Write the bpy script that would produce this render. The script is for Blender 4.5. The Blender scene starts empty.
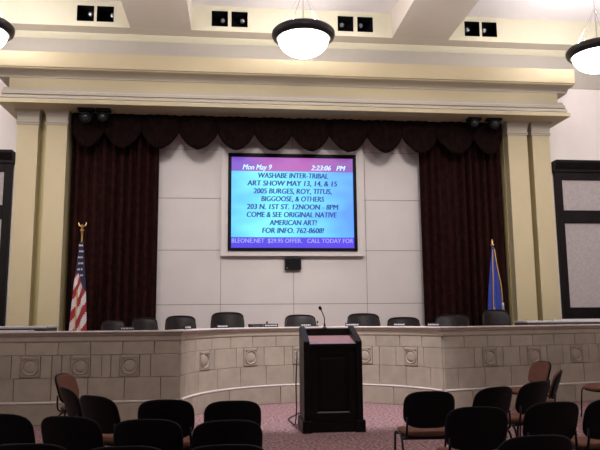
import bpy, bmesh, math, random
from mathutils import Vector, Matrix, noise
random.seed(7)
PI = math.pi
COL = bpy.context.scene.collection
scene = bpy.context.scene

# ------------------------------------------------------------------ camera
FPX = 645.0; YAW = math.radians(6.2); PITCH = math.radians(8.1); ROLL = math.radians(0.5); H = 1.5
Fv = Vector((math.sin(YAW)*math.cos(PITCH), math.cos(YAW)*math.cos(PITCH), math.sin(PITCH)))
R0 = Vector((math.cos(YAW), -math.sin(YAW), 0)); U0 = R0.cross(Fv)
Rv = R0*math.cos(ROLL) - U0*math.sin(ROLL); Uv = U0*math.cos(ROLL) + R0*math.sin(ROLL)
CAM = Vector((0, 0, H))
def _ray(x, y): return Fv*FPX + Rv*(x-300) + Uv*(225-y)
def atY(x, y, Y):
    d = _ray(x, y); return CAM + d*(Y/d.y)
def atZ(x, y, Z):
    d = _ray(x, y); return CAM + d*((Z-H)/d.z)
cd = bpy.data.cameras.new('camera'); cam = bpy.data.objects.new('camera', cd); COL.objects.link(cam)
cd.sensor_width = 36; cd.lens = FPX/600*36; cd.clip_end = 200
m3 = Matrix((Rv, Uv, -Fv)).transposed()
cam.matrix_world = Matrix.Translation(CAM) @ m3.to_4x4()
scene.camera = cam

# ------------------------------------------------------------------ materials
def mat(name, col, rough=0.6, metal=0.0, noise_amt=0.0, noise_scale=8.0, bump=0.0, bump_scale=60.0,
        island=0.0, emit=None, estr=0.0, spec=0.5, col2=None, sheen=0.0):
    m = bpy.data.materials.new(name); m.use_nodes = True
    nt = m.node_tree; b = nt.nodes['Principled BSDF']; N = nt.nodes.new; L = nt.links.new
    b.inputs['Base Color'].default_value = (*col, 1); b.inputs['Roughness'].default_value = rough
    b.inputs['Metallic'].default_value = metal; b.inputs['Specular IOR Level'].default_value = spec
    if sheen: b.inputs['Sheen Weight'].default_value = sheen
    tc = N('ShaderNodeTexCoord')
    src = None
    if noise_amt or col2:
        nz = N('ShaderNodeTexNoise'); nz.inputs['Scale'].default_value = noise_scale; nz.inputs['Detail'].default_value = 4
        L(tc.outputs['Object'], nz.inputs['Vector'])
        rp = N('ShaderNodeValToRGB')
        c2 = col2 or tuple(min(1, c*(1+noise_amt)) for c in col)
        c1 = tuple(c*(1-noise_amt) for c in col)
        rp.color_ramp.elements[0].color = (*c1, 1); rp.color_ramp.elements[1].color = (*c2, 1)
        rp.color_ramp.elements[0].position = 0.35; rp.color_ramp.elements[1].position = 0.65
        L(nz.outputs['Fac'], rp.inputs['Fac']); src = rp.outputs['Color']
        L(src, b.inputs['Base Color'])
    if island:
        g = N('ShaderNodeNewGeometry'); mr = N('ShaderNodeMapRange')
        mr.inputs['To Min'].default_value = 1-island; mr.inputs['To Max'].default_value = 1+island
        L(g.outputs['Random Per Island'], mr.inputs['Value'])
        mx = N('ShaderNodeVectorMath'); mx.operation = 'SCALE'
        if src: L(src, mx.inputs[0])
        else: mx.inputs[0].default_value = col
        L(mr.outputs['Result'], mx.inputs['Scale']); L(mx.outputs['Vector'], b.inputs['Base Color'])
    if bump:
        nb = N('ShaderNodeTexNoise'); nb.inputs['Scale'].default_value = bump_scale
        L(tc.outputs['Object'], nb.inputs['Vector'])
        bp = N('ShaderNodeBump'); bp.inputs['Strength'].default_value = bump; bp.inputs['Distance'].default_value = 0.01
        L(nb.outputs['Fac'], bp.inputs['Height']); L(bp.outputs['Normal'], b.inputs['Normal'])
    if emit:
        b.inputs['Emission Color'].default_value = (*emit, 1); b.inputs['Emission Strength'].default_value = estr
    return m

M = {}
M['carpet'] = mat('carpet', (0.15, 0.062, 0.064), 0.95, noise_amt=0.0, noise_scale=26, col2=(0.42, 0.285, 0.28), bump=0.5, bump_scale=150, spec=0.1)
M['platform'] = mat('platform_carpet', (0.25, 0.13, 0.13), 0.95, bump=0.3)
M['white'] = mat('white_wall', (0.70, 0.645, 0.625), 0.7, noise_amt=0.02, noise_scale=2)
M['wallpaint'] = mat('grey_wall_paint', (0.82, 0.76, 0.73), 0.8, noise_amt=0.02, noise_scale=2)
M['seam'] = mat('panel_seam', (0.30, 0.26, 0.25), 0.8, noise_amt=0.05)
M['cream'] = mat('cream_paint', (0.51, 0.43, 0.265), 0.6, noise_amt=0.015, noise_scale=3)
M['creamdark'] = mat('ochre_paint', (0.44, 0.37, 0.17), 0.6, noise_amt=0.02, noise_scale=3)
M['mould'] = mat('moulding_paint', (0.47, 0.42, 0.34), 0.55, noise_amt=0.01)
M['ceil'] = mat('ceiling_paint', (0.75, 0.725, 0.755), 0.8, noise_amt=0.01)
M['beam'] = mat('beam_paint', (0.62, 0.57, 0.50), 0.75, noise_amt=0.01)
M['coffer'] = mat('coffer_paint', (0.66, 0.63, 0.48), 0.7, noise_amt=0.01)
M['stone'] = mat('limestone', (0.42, 0.362, 0.284), 0.8, noise_amt=0.07, noise_scale=5, bump=0.12, bump_scale=40, island=0.07, spec=0.2)
M['cap'] = mat('stone_cap', (0.43, 0.365, 0.29), 0.7, spec=0.2, noise_amt=0.06, noise_scale=6)
M['captop'] = mat('cap_top', (0.62, 0.55, 0.50), 0.45, noise_amt=0.04, noise_scale=6)
M['mortar'] = mat('mortar', (0.27, 0.215, 0.165), 0.9, noise_amt=0.05)
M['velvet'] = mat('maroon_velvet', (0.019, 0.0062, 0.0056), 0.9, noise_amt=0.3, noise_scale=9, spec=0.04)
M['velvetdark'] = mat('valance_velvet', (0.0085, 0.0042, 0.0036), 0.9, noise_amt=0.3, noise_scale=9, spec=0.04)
M['trimbraid'] = mat('maroon_braid', (0.008, 0.003, 0.0025), 0.9, spec=0.03, noise_amt=0.2, noise_scale=60)
M['black'] = mat('black_plastic', (0.008, 0.008, 0.009), 0.42, noise_amt=0.1, noise_scale=20, spec=0.4)
M['blackmatte'] = mat('black_matte', (0.006, 0.006, 0.007), 0.8, noise_amt=0.1, noise_scale=20, spec=0.2)
M['shell'] = mat('chair_shell', (0.004, 0.004, 0.005), 0.55, noise_amt=0.1, noise_scale=60, bump=0.1, bump_scale=200, spec=0.18)
M['tube'] = mat('black_tube', (0.006, 0.006, 0.007), 0.35, spec=0.25, noise_amt=0.1, noise_scale=20)
M['fabric'] = mat('rust_fabric', (0.17, 0.080, 0.056), 0.95, noise_amt=0.15, noise_scale=90, bump=0.3, bump_scale=250, spec=0.1)
M['leather'] = mat('black_leather', (0.013, 0.008, 0.008), 0.38, noise_amt=0.2, noise_scale=25, bump=0.1, bump_scale=90, spec=0.16)
M['chrome'] = mat('chrome', (0.7, 0.7, 0.7), 0.2, 1.0, noise_amt=0.02)
M['wood'] = mat('dark_wood', (0.006, 0.003, 0.003), 0.42, spec=0.2, noise_amt=0.3, noise_scale=6, bump=0.05, bump_scale=30)
M['woodlight'] = mat('lectern_top', (0.27, 0.15, 0.15), 0.35, noise_amt=0.12, noise_scale=9)
M['frame'] = mat('window_frame_wood', (0.007, 0.004, 0.005), 0.55, spec=0.15, noise_amt=0.3, noise_scale=5)
M['shade'] = mat('grey_shade_cloth', (0.44, 0.39, 0.39), 0.9, noise_amt=0.07, noise_scale=16, bump=0.2, bump_scale=80)
M['gold'] = mat('gold', (0.62, 0.42, 0.16), 0.28, 1.0, noise_amt=0.05)
M['brass'] = mat('brass_pole', (0.45, 0.29, 0.09), 0.35, 0.8, noise_amt=0.05)
M['red'] = mat('flag_red', (0.30, 0.018, 0.024), 0.8, noise_amt=0.1, noise_scale=20)
M['fwhite'] = mat('flag_white', (0.62, 0.55, 0.56), 0.8, noise_amt=0.04, noise_scale=20)
M['navy'] = mat('flag_navy', (0.012, 0.015, 0.05), 0.8, noise_amt=0.1, noise_scale=20)
M['fblue'] = mat('flag_blue', (0.022, 0.045, 0.32), 0.6, noise_amt=0.15, noise_scale=20)
M['fringe'] = mat('gold_fringe', (0.55, 0.33, 0.07), 0.6, noise_amt=0.2, noise_scale=50)
M['paper'] = mat('paper', (0.78, 0.76, 0.78), 0.7, noise_amt=0.01)
M['deskedge'] = mat('desk_edge', (0.13, 0.11, 0.11), 0.6, noise_amt=0.1)
M['deskgrey'] = mat('desk_top', (0.80, 0.76, 0.76), 0.4, noise_amt=0.03)
M['plateink'] = mat('plate_lettering', (0.50, 0.50, 0.50), 0.6, noise_amt=0.02)
M['rim'] = mat('bronze_rim', (0.018, 0.014, 0.014), 0.4, 0.3, noise_amt=0.15, noise_scale=8)
M['bowl'] = mat('lit_glass', (0.9, 0.88, 0.85), 0.4, noise_amt=0.005, emit=(1.0, 0.96, 0.95), estr=4.0)
M['lens'] = mat('spot_lens', (0.30, 0.31, 0.33), 0.15, 0.6, noise_amt=0.05, emit=(0.8, 0.85, 1.0), estr=0.01)
M['darklens'] = mat('dark_lens', (0.03, 0.03, 0.035), 0.25, 0.0, noise_amt=0.1)
M['band'] = mat('tan_band_paint', (0.44, 0.41, 0.36), 0.8, noise_amt=0.01)
M['housing'] = mat('spot_housing', (0.004, 0.004, 0.005), 0.9, noise_amt=0.1, spec=0.1)
M['bezel'] = mat('screen_bezel', (0.003, 0.003, 0.006), 0.5, spec=0.1, noise_amt=0.1)
M['cable'] = mat('cable', (0.01, 0.01, 0.012), 0.5, noise_amt=0.1)

def screen_mat(name, stops, estr):
    """a lit display: gradient over the panel's own generated coordinates"""
    m = bpy.data.materials.new(name); m.use_nodes = True
    nt = m.node_tree; b = nt.nodes['Principled BSDF']; N = nt.nodes.new; L = nt.links.new
    b.inputs['Base Color'].default_value = (0.01, 0.01, 0.02, 1); b.inputs['Roughness'].default_value = 0.5
    tc = N('ShaderNodeTexCoord'); nz = N('ShaderNodeTexNoise'); nz.inputs['Scale'].default_value = 1.3; nz.inputs['Detail'].default_value = 1
    mp = N('ShaderNodeMapping'); mp.inputs['Rotation'].default_value = (0, 0.5, 0); mp.inputs['Scale'].default_value = (0.9, 1, 2.2)
    L(tc.outputs['Object'], mp.inputs['Vector']); L(mp.outputs['Vector'], nz.inputs['Vector'])
    sep = N('ShaderNodeSeparateXYZ'); L(tc.outputs['Generated'], sep.inputs['Vector'])
    ad = N('ShaderNodeMath'); ad.operation = 'MULTIPLY_ADD'; ad.inputs[1].default_value = 0.5; ad.inputs[2].default_value = -0.25
    L(nz.outputs['Fac'], ad.inputs[0])
    a2 = N('ShaderNodeMath'); a2.operation = 'ADD'; L(ad.outputs[0], a2.inputs[0]); L(sep.outputs['X'], a2.inputs[1])
    rp = N('ShaderNodeValToRGB'); cr = rp.color_ramp
    while len(cr.elements) < len(stops): cr.elements.new(0.5)
    for e, (p, c) in zip(cr.elements, stops): e.position = p; e.color = (*c, 1)
    L(a2.outputs[0], rp.inputs['Fac']); L(rp.outputs['Color'], b.inputs['Emission Color'])
    b.inputs['Emission Strength'].default_value = estr
    return m
M['scr_main'] = screen_mat('screen_picture', [(0.0, (0.08, 0.46, 0.92)), (0.3, (0.17, 0.74, 1.0)), (0.55, (0.12, 0.58, 0.98)), (1.0, (0.07, 0.26, 0.88))], 1.0)
M['scr_head'] = screen_mat('screen_header', [(0.0, (0.15, 0.06, 0.44)), (0.45, (0.36, 0.09, 0.36)), (0.7, (0.32, 0.08, 0.34)), (1.0, (0.20, 0.07, 0.34))], 1.0)
M['scr_tick'] = screen_mat('screen_ticker', [(0.0, (0.05, 0.03, 0.55)), (1.0, (0.07, 0.03, 0.62))], 1.0)
M['ink'] = mat('screen_text_dark', (0.004, 0.01, 0.06), 0.6, emit=(0.008, 0.035, 0.17), estr=1.0)
M['inklight'] = mat('screen_text_light', (0.05, 0.06, 0.1), 0.6, emit=(0.46, 0.74, 0.98), estr=1.0)
M['inktick'] = mat('screen_text_ticker', (0.05, 0.05, 0.1), 0.6, emit=(0.26, 0.28, 0.80), estr=1.0)

# ------------------------------------------------------------------ object helpers
def tag(o, label=None, cat=None, group=None, kind=None):
    if label: o['label'] = label
    if cat: o['category'] = cat
    if group: o['group'] = group
    if kind: o['kind'] = kind
    return o
def empty(name, loc, rz=0.0):
    o = bpy.data.objects.new(name, None); COL.objects.link(o); o.location = loc; o.rotation_euler = (0, 0, rz)
    o.empty_display_size = 0.1
    return o
def build(name, bm, mats, parent=None, smooth=False):
    bmesh.ops.recalc_face_normals(bm, faces=bm.faces)
    me = bpy.data.meshes.new(name); bm.to_mesh(me); bm.free()
    for k in (mats if isinstance(mats, (list, tuple)) else [mats]): me.materials.append(M[k])
    if smooth:
        for p in me.polygons: p.use_smooth = True
    o = bpy.data.objects.new(name, me); COL.objects.link(o)
    if parent: o.parent = parent
    return o
def autosmooth(o, ang=35):
    me = o.data
    bm = bmesh.new(); bm.from_mesh(me)
    for e in bm.edges:
        if len(e.link_faces) == 2 and e.calc_face_angle(0) > math.radians(ang): e.smooth = False
    for f in bm.faces: f.smooth = True
    bm.to_mesh(me); bm.free(); return o
def copy_tree(o, parent=None):
    c = o.copy(); COL.objects.link(c)
    if parent: c.parent = parent
    for ch in list(o.children): copy_tree(ch, c)
    return c
def NB(): return bmesh.new()
def box(bm, x0, x1, y0, y1, z0, z1, bev=0.0, mi=0):
    vs = [bm.verts.new(p) for p in ((x0,y0,z0),(x1,y0,z0),(x1,y1,z0),(x0,y1,z0),(x0,y0,z1),(x1,y0,z1),(x1,y1,z1),(x0,y1,z1))]
    fs = [bm.faces.new([vs[i] for i in q]) for q in ((0,3,2,1),(4,5,6,7),(0,1,5,4),(1,2,6,5),(2,3,7,6),(3,0,4,7))]
    for f in fs: f.material_index = mi
    if bev:
        es = set(e for f in fs for e in f.edges)
        r = bmesh.ops.bevel(bm, geom=list(es), offset=bev, segments=2, affect='EDGES', profile=0.5)
        for f in r['faces']: f.material_index = mi
    return vs
def tube(bm, pts, r, n=8, cap=True):
    pts = [Vector(p) for p in pts]; rings = []
    ref = None
    for i, p in enumerate(pts):
        t = (pts[min(i+1, len(pts)-1)] - pts[max(i-1, 0)]).normalized()
        if ref is None:
            ref = Vector((0,0,1)) if abs(t.z) < 0.9 else Vector((1,0,0))
        a = (ref - t*ref.dot(t)).normalized(); ref = a; b = t.cross(a)
        rr = r[i] if isinstance(r, (list, tuple)) else r
        rings.append([bm.verts.new(p + (a*math.cos(2*PI*k/n) + b*math.sin(2*PI*k/n))*rr) for k in range(n)])
    for A, B in zip(rings, rings[1:]):
        for k in range(n): bm.faces.new((A[k], A[(k+1)%n], B[(k+1)%n], B[k]))
    if cap:
        bm.faces.new(rings[0][::-1]); bm.faces.new(rings[-1])
def round_path(pts, r, seg=5):
    pts = [Vector(p) for p in pts]; out = [pts[0]]
    for i in range(1, len(pts)-1):
        a = (pts[i-1]-pts[i]); b = (pts[i+1]-pts[i]); q = min(r, a.length*0.45, b.length*0.45)
        p0 = pts[i]+a.normalized()*q; p1 = pts[i]+b.normalized()*q
        for k in range(seg+1):
            t = k/seg; out.append(p0*(1-t)**2 + pts[i]*2*t*(1-t) + p1*t*t)
    out.append(pts[-1]); return out
def lathe(bm, prof, n=32, c=(0,0,0), close=True, mi=0):
    rings = []
    for r, z in prof:
        if r < 1e-5: rings.append([bm.verts.new((c[0], c[1], c[2]+z))])
        else: rings.append([bm.verts.new((c[0]+r*math.cos(2*PI*k/n), c[1]+r*math.sin(2*PI*k/n), c[2]+z)) for k in range(n)])
    for A, B in zip(rings, rings[1:]):
        for k in range(n):
            k2 = (k+1)%n
            if len(A) == 1 and len(B) == 1: continue
            if len(A) == 1: f = bm.faces.new((A[0], B[k2], B[k]))
            elif len(B) == 1: f = bm.faces.new((A[k], A[k2], B[0]))
            else: f = bm.faces.new((A[k], A[k2], B[k2], B[k]))
            f.material_index = mi
def extrude_x(bm, prof, x0, x1, mi=0):
    """closed (y,z) outline extruded along x"""
    A = [bm.verts.new((x0, y, z)) for y, z in prof]; B = [bm.verts.new((x1, y, z)) for y, z in prof]
    n = len(prof)
    for i in range(n):
        f = bm.faces.new((A[i], A[(i+1)%n], B[(i+1)%n], B[i])); f.material_index = mi
    for q in (A[::-1], B):
        f = bm.faces.new(q); f.material_index = mi
def pad(bm, fn, ex=3.6, nr=7, na=40):
    """soft superellipse slab: fn(u, v, w) with u,v in [-1,1], w in [-1,1] across the thickness"""
    def ring(s, w):
        out = []
        for k in range(na):
            a = 2*PI*k/na; c, d = math.cos(a), math.sin(a)
            q = (abs(c)**ex + abs(d)**ex)**(-1/ex)
            out.append(bm.verts.new(fn(c*q*s, d*q*s, w)))
        return out
    rings = []
    for s, w in ((0.35,1),(0.7,1),(0.88,0.97),(0.96,0.75),(1,0.25),(1,-0.25),(0.96,-0.75),(0.88,-0.97),(0.7,-1),(0.35,-1)):
        rings.append(ring(s, w))
    for A, B in zip(rings, rings[1:]):
        for k in range(na): bm.faces.new((A[k], A[(k+1)%na], B[(k+1)%na], B[k]))
    for R_, w in ((rings[0], 1), (rings[-1], -1)):
        c = bm.verts.new(fn(0, 0, w))
        for k in range(na): bm.faces.new((R_[k], R_[(k+1)%na], c))
def struct(o, label=None):
    o['kind'] = 'structure'
    if label: o['label'] = label
    return o

# ------------------------------------------------------------------ room constants
AX = 1.40                      # the hall's axis of symmetry
YW = 14.40                     # stage wall
ZS = 7.92                      # underside of the ceiling beams
ZC = 8.52                      # coffer ceiling
YB = 13.95                     # front of the end beam
XL, XR = AX-10.2, AX+10.2
YR = -4.0

bm = NB(); box(bm, XL, XR, YR, YW+0.2, -0.1, 0.0)
struct(build('floor', bm, 'carpet'))
bm = NB(); box(bm, XL, XR, YW, YW+0.2, 0, ZS+0.6)
struct(build('wall_back', bm, 'wallpaint'))
bm = NB(); box(bm, XL-0.2, XL, YR, YW+0.2, 0, ZS+0.6); struct(build('wall_left', bm, 'wallpaint'))
bm = NB(); box(bm, XR, XR+0.2, YR, YW+0.2, 0, ZS+0.6); struct(build('wall_right', bm, 'wallpaint'))
bm = NB(); box(bm, XL, XR, YR, YB, ZC, ZC+0.1); struct(build('ceiling', bm, 'ceil'))

# beams front to back
n = 0
for off in (-8.95, -2.985, 2.985, 8.95):
    n += 1; bm = NB()
    box(bm, AX+off-0.672, AX+off+0.672, YR, YB-0.001, ZS, ZC)
    struct(build('trim_%d' % n, bm, 'beam'))
# end beam: soffit and front face with openings for the recessed spots
OPEN = []
for (x0, x1, x2, x3, yt, yb) in ((76.6, 94.2, 96.4, 114.2, 6.8, 23.2), (211.0, 228.6, 230.8, 248.4, 8.3, 24.7),
                                 (337.0, 354.0, 357.0, 373.2, 12.6, 29.2), (464.0, 480.2, 481.4, 497.3, 19.8, 37.0)):
    ca, cb = atY((x0+x1)/2, (yt+yb)/2, YB), atY((x2+x3)/2, (yt+yb)/2, YB)
    w = 0.372/2
    OPEN.append((ca.x-w, ca.x+w, (ca.z+cb.z)/2-w, (ca.z+cb.z)/2+w)); OPEN.append((cb.x-w, cb.x+w, (ca.z+cb.z)/2-w, (ca.z+cb.z)/2+w))
OZ0 = sum(o[2] for o in OPEN)/8-0.03; OZ1 = sum(o[3] for o in OPEN)/8
OZ0 = max(OZ0, ZS+0.03); OZ1 = OZ0+0.372
ZC_end = max(ZC, OZ1+0.03)
bm = NB()
for z0, z1 in ((ZS, OZ0), (OZ1, ZC_end+0.02)):
    box(bm, XL, XR, YB, YB+0.03, z0, z1)
xs = [XL] + [v for o in OPEN for v in o[:2]] + [XR]
for i in range(0, len(xs), 2): box(bm, xs[i], xs[i+1], YB, YB+0.03, OZ0, OZ1)
struct(build('trim_5', bm, 'coffer'))
bm = NB(); box(bm, XL, XR, YB+0.03, YW, ZS, ZS+0.02)
struct(build('trim_6', bm, 'beam'))
# crown moulding at the top of the stage wall
bm = NB(); pr = [(YW, ZS), (YW-0.10, ZS), (YW-0.10, ZS-0.012), (YW-0.075, ZS-0.05), (YW-0.03, ZS-0.105), (YW, ZS-0.13)]
extrude_x(bm, pr, XL, XR); struct(build('trim_7', bm, 'coffer'))

# entablature over the stage
EX0, EX1 = AX-6.3, AX+6.3
bm = NB()
def entab(prof, d, mi):
    prof = [(y, z if z < 5.9 else z-0.04) for y, z in prof]
    extrude_x(bm, prof, EX0+d, EX1-d, mi)
entab([(YW,7.02),(13.2,7.02),(13.2,6.70),(13.23,6.685),(13.23,6.67),(YW,6.67)], 0, 0)      # yellow fascia
cove = [(13.23,6.67)] + [(13.26+0.22*math.sin(k/6*PI/2), 6.66-0.10*(1-math.cos(k/6*PI/2))-0.0) for k in range(7)] + [(YW,6.56),(YW,6.67)]
entab(cove, 0.05, 1)
entab([(13.5,6.56),(YW,6.56),(YW,6.33),(13.5,6.33)], 0.28, 0)                                   # cream frieze
steps = [(13.5,6.33),(13.465,6.33),(13.465,6.275),(13.42,6.27),(13.42,6.25),(13.36,6.225),(13.36,6.165),(13.40,6.155),(13.40,6.14),(13.32,6.125),(13.285,6.09),(13.285,6.055),(13.325,6.05),(13.325,6.035),(13.24,6.025),(13.22,6.0)]
entab(steps + [(YW,6.0),(YW,6.33)], 0.18, 1)
entab([(13.2,6.0),(13.2,5.885),(YW,5.885),(YW,6.0)], 0.16, 0)
struct(build('trim_8', bm, ['cream', 'mould']))

# tan band of wall between entablature and crown
bm = NB(); box(bm, XL, XR, YW-0.02, YW, 6.98, ZS-0.13); struct(build('trim_13', bm, 'band'))
# stage wall panels with open seams
def zpx(y, Y=14.36): return atY(293, y, Y).z
PX0, PX1 = AX-4.9, AX+4.9
seamz = [0.3, zpx(345), zpx(304), zpx(250.5), zpx(199.5), zpx(151.5), 5.88]
colx = [PX0] + [atY(x, 225, 14.36).x for x in (157-64, 221, 293, 365.5, 365.5+70)] + [PX1]
bm = NB(); box(bm, PX0, PX1, 14.355, 14.40, 0.3, 5.885, mi=1)
for i in range(len(seamz)-1):
    for j in range(len(colx)-1):
        box(bm, colx[j]+0.006, colx[j+1]-0.006, 14.345, 14.356, seamz[i]+0.007, seamz[i+1]-0.007, mi=0)
struct(build('trim_9', bm, ['white', 'seam']))
# raised white surround of the screen
a, b_ = atY(221.5, 148, 14.2), atY(365, 256, 14.2)
SX0, SX1, SZ1, SZ0 = a.x, b_.x, a.z, b_.z
ta, tb = atY(228.3, 153.2, 14.2), atY(357.5, 251, 14.2)
TX0, TX1, TZ1, TZ0 = ta.x, tb.x, ta.z, tb.z
bm = NB()
for q in ((SX0, TX0, SZ0, SZ1), (TX1, SX1, SZ0, SZ1), (TX0, TX1, SZ0, TZ0), (TX0, TX1, TZ1, SZ1)):
    box(bm, q[0], q[1], 14.2, 14.345, q[2], q[3])
struct(build('trim_10', bm, 'white'))
# cream strips behind the paired pilasters
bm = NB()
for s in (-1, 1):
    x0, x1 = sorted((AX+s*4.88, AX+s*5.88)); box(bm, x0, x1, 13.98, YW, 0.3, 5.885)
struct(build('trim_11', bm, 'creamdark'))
# raised platform behind the dais
bm = NB(); box(bm, XL, XR, 12.25, YW, 0, 0.30)
struct(build('trim_12', bm, 'platform'))

# ------------------------------------------------------------------ pilasters
def pilaster(x0, x1, label):
    e = empty('pilaster', ((x0+x1)/2, 13.75, 0.30)); tag(e, label, 'column', 'pilasters framing the stage')
    w = (x1-x0)/2; top = 5.885-0.30
    bm = NB(); box(bm, -w, w, 0, 0.24, 0.18, top-0.30, bev=0.006); build('shaft', bm, 'cream', e)
    bm = NB(); box(bm, -w-0.03, w+0.03, -0.03, 0.24, 0, 0.18, bev=0.01); build('base', bm, 'mould', e)
    bm = NB()
    for z0, z1, d in ((top-0.30, top-0.275, 0.018), (top-0.26, top-0.235, 0.026)): box(bm, -w-d, w+d, -d, 0.24, z0, z1, bev=0.004)
    box(bm, -w-0.006, w+0.006, -0.006, 0.24, top-0.28, top-0.2)
    lv = [(0.012, top-0.2)] + [(0.012+0.085*(1-math.cos(t/6*PI/2)), top-0.2+0.19*math.sin(t/6*PI/2)*(t/6)**0.3) for t in range(1, 7)] + [(0.10, top)]
    rings = [[bm.verts.new(p) for p in ((-w-d*0.5,-d,z),(w+d*0.5,-d,z),(w+d*0.5,0.24,z),(-w-d*0.5,0.24,z))] for d, z in lv]
    for A, B in zip(rings, rings[1:]):
        for k in range(4): bm.faces.new((A[k], A[(k+1)%4], B[(k+1)%4], B[k]))
    bm.faces.new(rings[0][::-1]); bm.faces.new(rings[-1])
    build('capital', bm, 'mould', e)
pilaster(AX-5.89, AX-5.46, 'cream pilaster nearest the left window, outer one of the left pair')
pilaster(AX-5.30, AX-4.87, 'cream pilaster right beside the left curtain behind the striped flag')
pilaster(AX+4.90, AX+5.36, 'cream pilaster right beside the right curtain and the blue flag')
pilaster(AX+5.48, AX+5.90, 'cream pilaster nearest the right window, outer one of the right pair')

# ------------------------------------------------------------------ windows with dark frames and grey shades
def window(nm, x0, x1):
    bm = NB(); z = [1.30, 1.66, 3.64, 3.94, 4.68, 4.86]
    Y0, Y1 = 14.28, 14.4
    box(bm, x0, x0+0.16, Y0, Y1, z[0], z[5], 0.008); box(bm, x1-0.16, x1, Y0, Y1, z[0], z[5], 0.008)
    xm = (x0+x1)/2
    for za, zb in ((z[0], z[1]), (z[2], z[3]), (z[4], z[5])): box(bm, x0+0.16, x1-0.16, Y0, Y1, za, zb, 0.008)
    # crown of the frame
    extrude_x(bm, [(14.4,4.86),(14.24,4.86),(14.24,4.92),(14.19,5.0),(14.15,5.07),(14.15,5.13),(14.4,5.13)], x0-0.02, x1+0.02)
    w = struct(build(nm, bm, 'frame'))
    for za, zb in ((z[1], z[2]), (z[3], z[4])):
        bm = NB(); box(bm, x0+0.16, x1-0.16, 14.33, 14.39, za, zb); o = build('shade_panel', bm, 'shade', w); o['label'] = 'grey cloth panel'
window('window_1', AX-6.13-3.6, AX-6.13)
window('window_2', AX+6.27, AX+6.27+3.6)

# ------------------------------------------------------------------ dais
def circ3(a, b, c):
    ax, ay = a; bx, by = b; cx, cy = c
    d = 2*(ax*(by-cy)+bx*(cy-ay)+cx*(ay-by))
    ux = ((ax*ax+ay*ay)*(by-cy)+(bx*bx+by*by)*(cy-ay)+(cx*cx+cy*cy)*(ay-by))/d
    uy = ((ax*ax+ay*ay)*(cx-bx)+(bx*bx+by*by)*(ax-cx)+(cx*cx+cy*cy)*(bx-ax))/d
    return ux, uy, math.hypot(ax-ux, ay-uy)
PLc = (-0.74, 9.82); PRc = (3.43, 10.32); PA = (1.33, 11.72)
PL0 = (-8.6, 10.05); PR0 = (11.4, 12.35)
cxx, cyy, RAD = circ3(PLc, PA, PRc)
aL = math.atan2(PLc[1]-cyy, PLc[0]-cxx); aR = math.atan2(PRc[1]-cyy, PRc[0]-cxx)
if aL < 0: aL += 2*PI
ARC = (aL-aR)*RAD
WL = math.dist(PL0, PLc); WR = math.dist(PRc, PR0)
def P_left(s):   # s from 0 at the corner outwards; returns point and outward (viewer side) normal
    t = s/WL; x = PLc[0]+(PL0[0]-PLc[0])*t; y = PLc[1]+(PL0[1]-PLc[1])*t
    d = Vector((PLc[0]-PL0[0], PLc[1]-PL0[1], 0)).normalized(); return Vector((x, y, 0)), Vector((d.y, -d.x, 0))
def P_right(s):
    t = s/WR; x = PRc[0]+(PR0[0]-PRc[0])*t; y = PRc[1]+(PR0[1]-PRc[1])*t
    d = Vector((PR0[0]-PRc[0], PR0[1]-PRc[1], 0)).normalized(); return Vector((x, y, 0)), Vector((d.y, -d.x, 0))
def P_arc(s):    # from the left corner
    a = aL - s/RAD; r = Vector((math.cos(a), math.sin(a), 0)); return Vector((cxx, cyy, 0))+r*RAD, -r
def patch(bm, P, s0, s1, z0, z1, d0, d1, seg=1, ch=0.0, mi=0):
    """a block along path P: front face at offset d1, back at d0, chamfered edges"""
    ss = [s0+(s1-s0)*k/seg for k in range(seg+1)]
    def row(inset_s, z, d):
        out = []
        for k, s in enumerate(ss):
            q = s
            if k == 0: q = s+inset_s
            if k == seg: q = s-inset_s
            p, nn = P(q); out.append(bm.verts.new((p.x+nn.x*d, p.y+nn.y*d, z)))
        return out
    loops = [row(0, z0, d0), row(0, z0, d1-ch), row(ch, z0+ch, d1), row(ch, z1-ch, d1), row(0, z1, d1-ch), row(0, z1, d0)]
    for A, B in zip(loops, loops[1:]+loops[:1]):
        for k in range(seg):
            try:
                f = bm.faces.new((A[k], A[k+1], B[k+1], B[k])); f.material_index = mi
            except ValueError: pass
    for k in (0, seg):
        f = bm.faces.new([l[k] for l in loops]); f.material_index = mi
Z0, Z1, Z2, Z3, Z4, ZT = 0.0, 0.315, 0.65, 0.975, 1.165, 1.32
dais = empty('council_dais', (cxx, cyy, 0)); inv = Vector((-cxx, -cyy, 0))
tag(dais, 'long stone council dais with curved centre and round medallions behind the lectern', 'dais')
def shift(o): o.location = inv; return o
MED = 0.135
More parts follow.
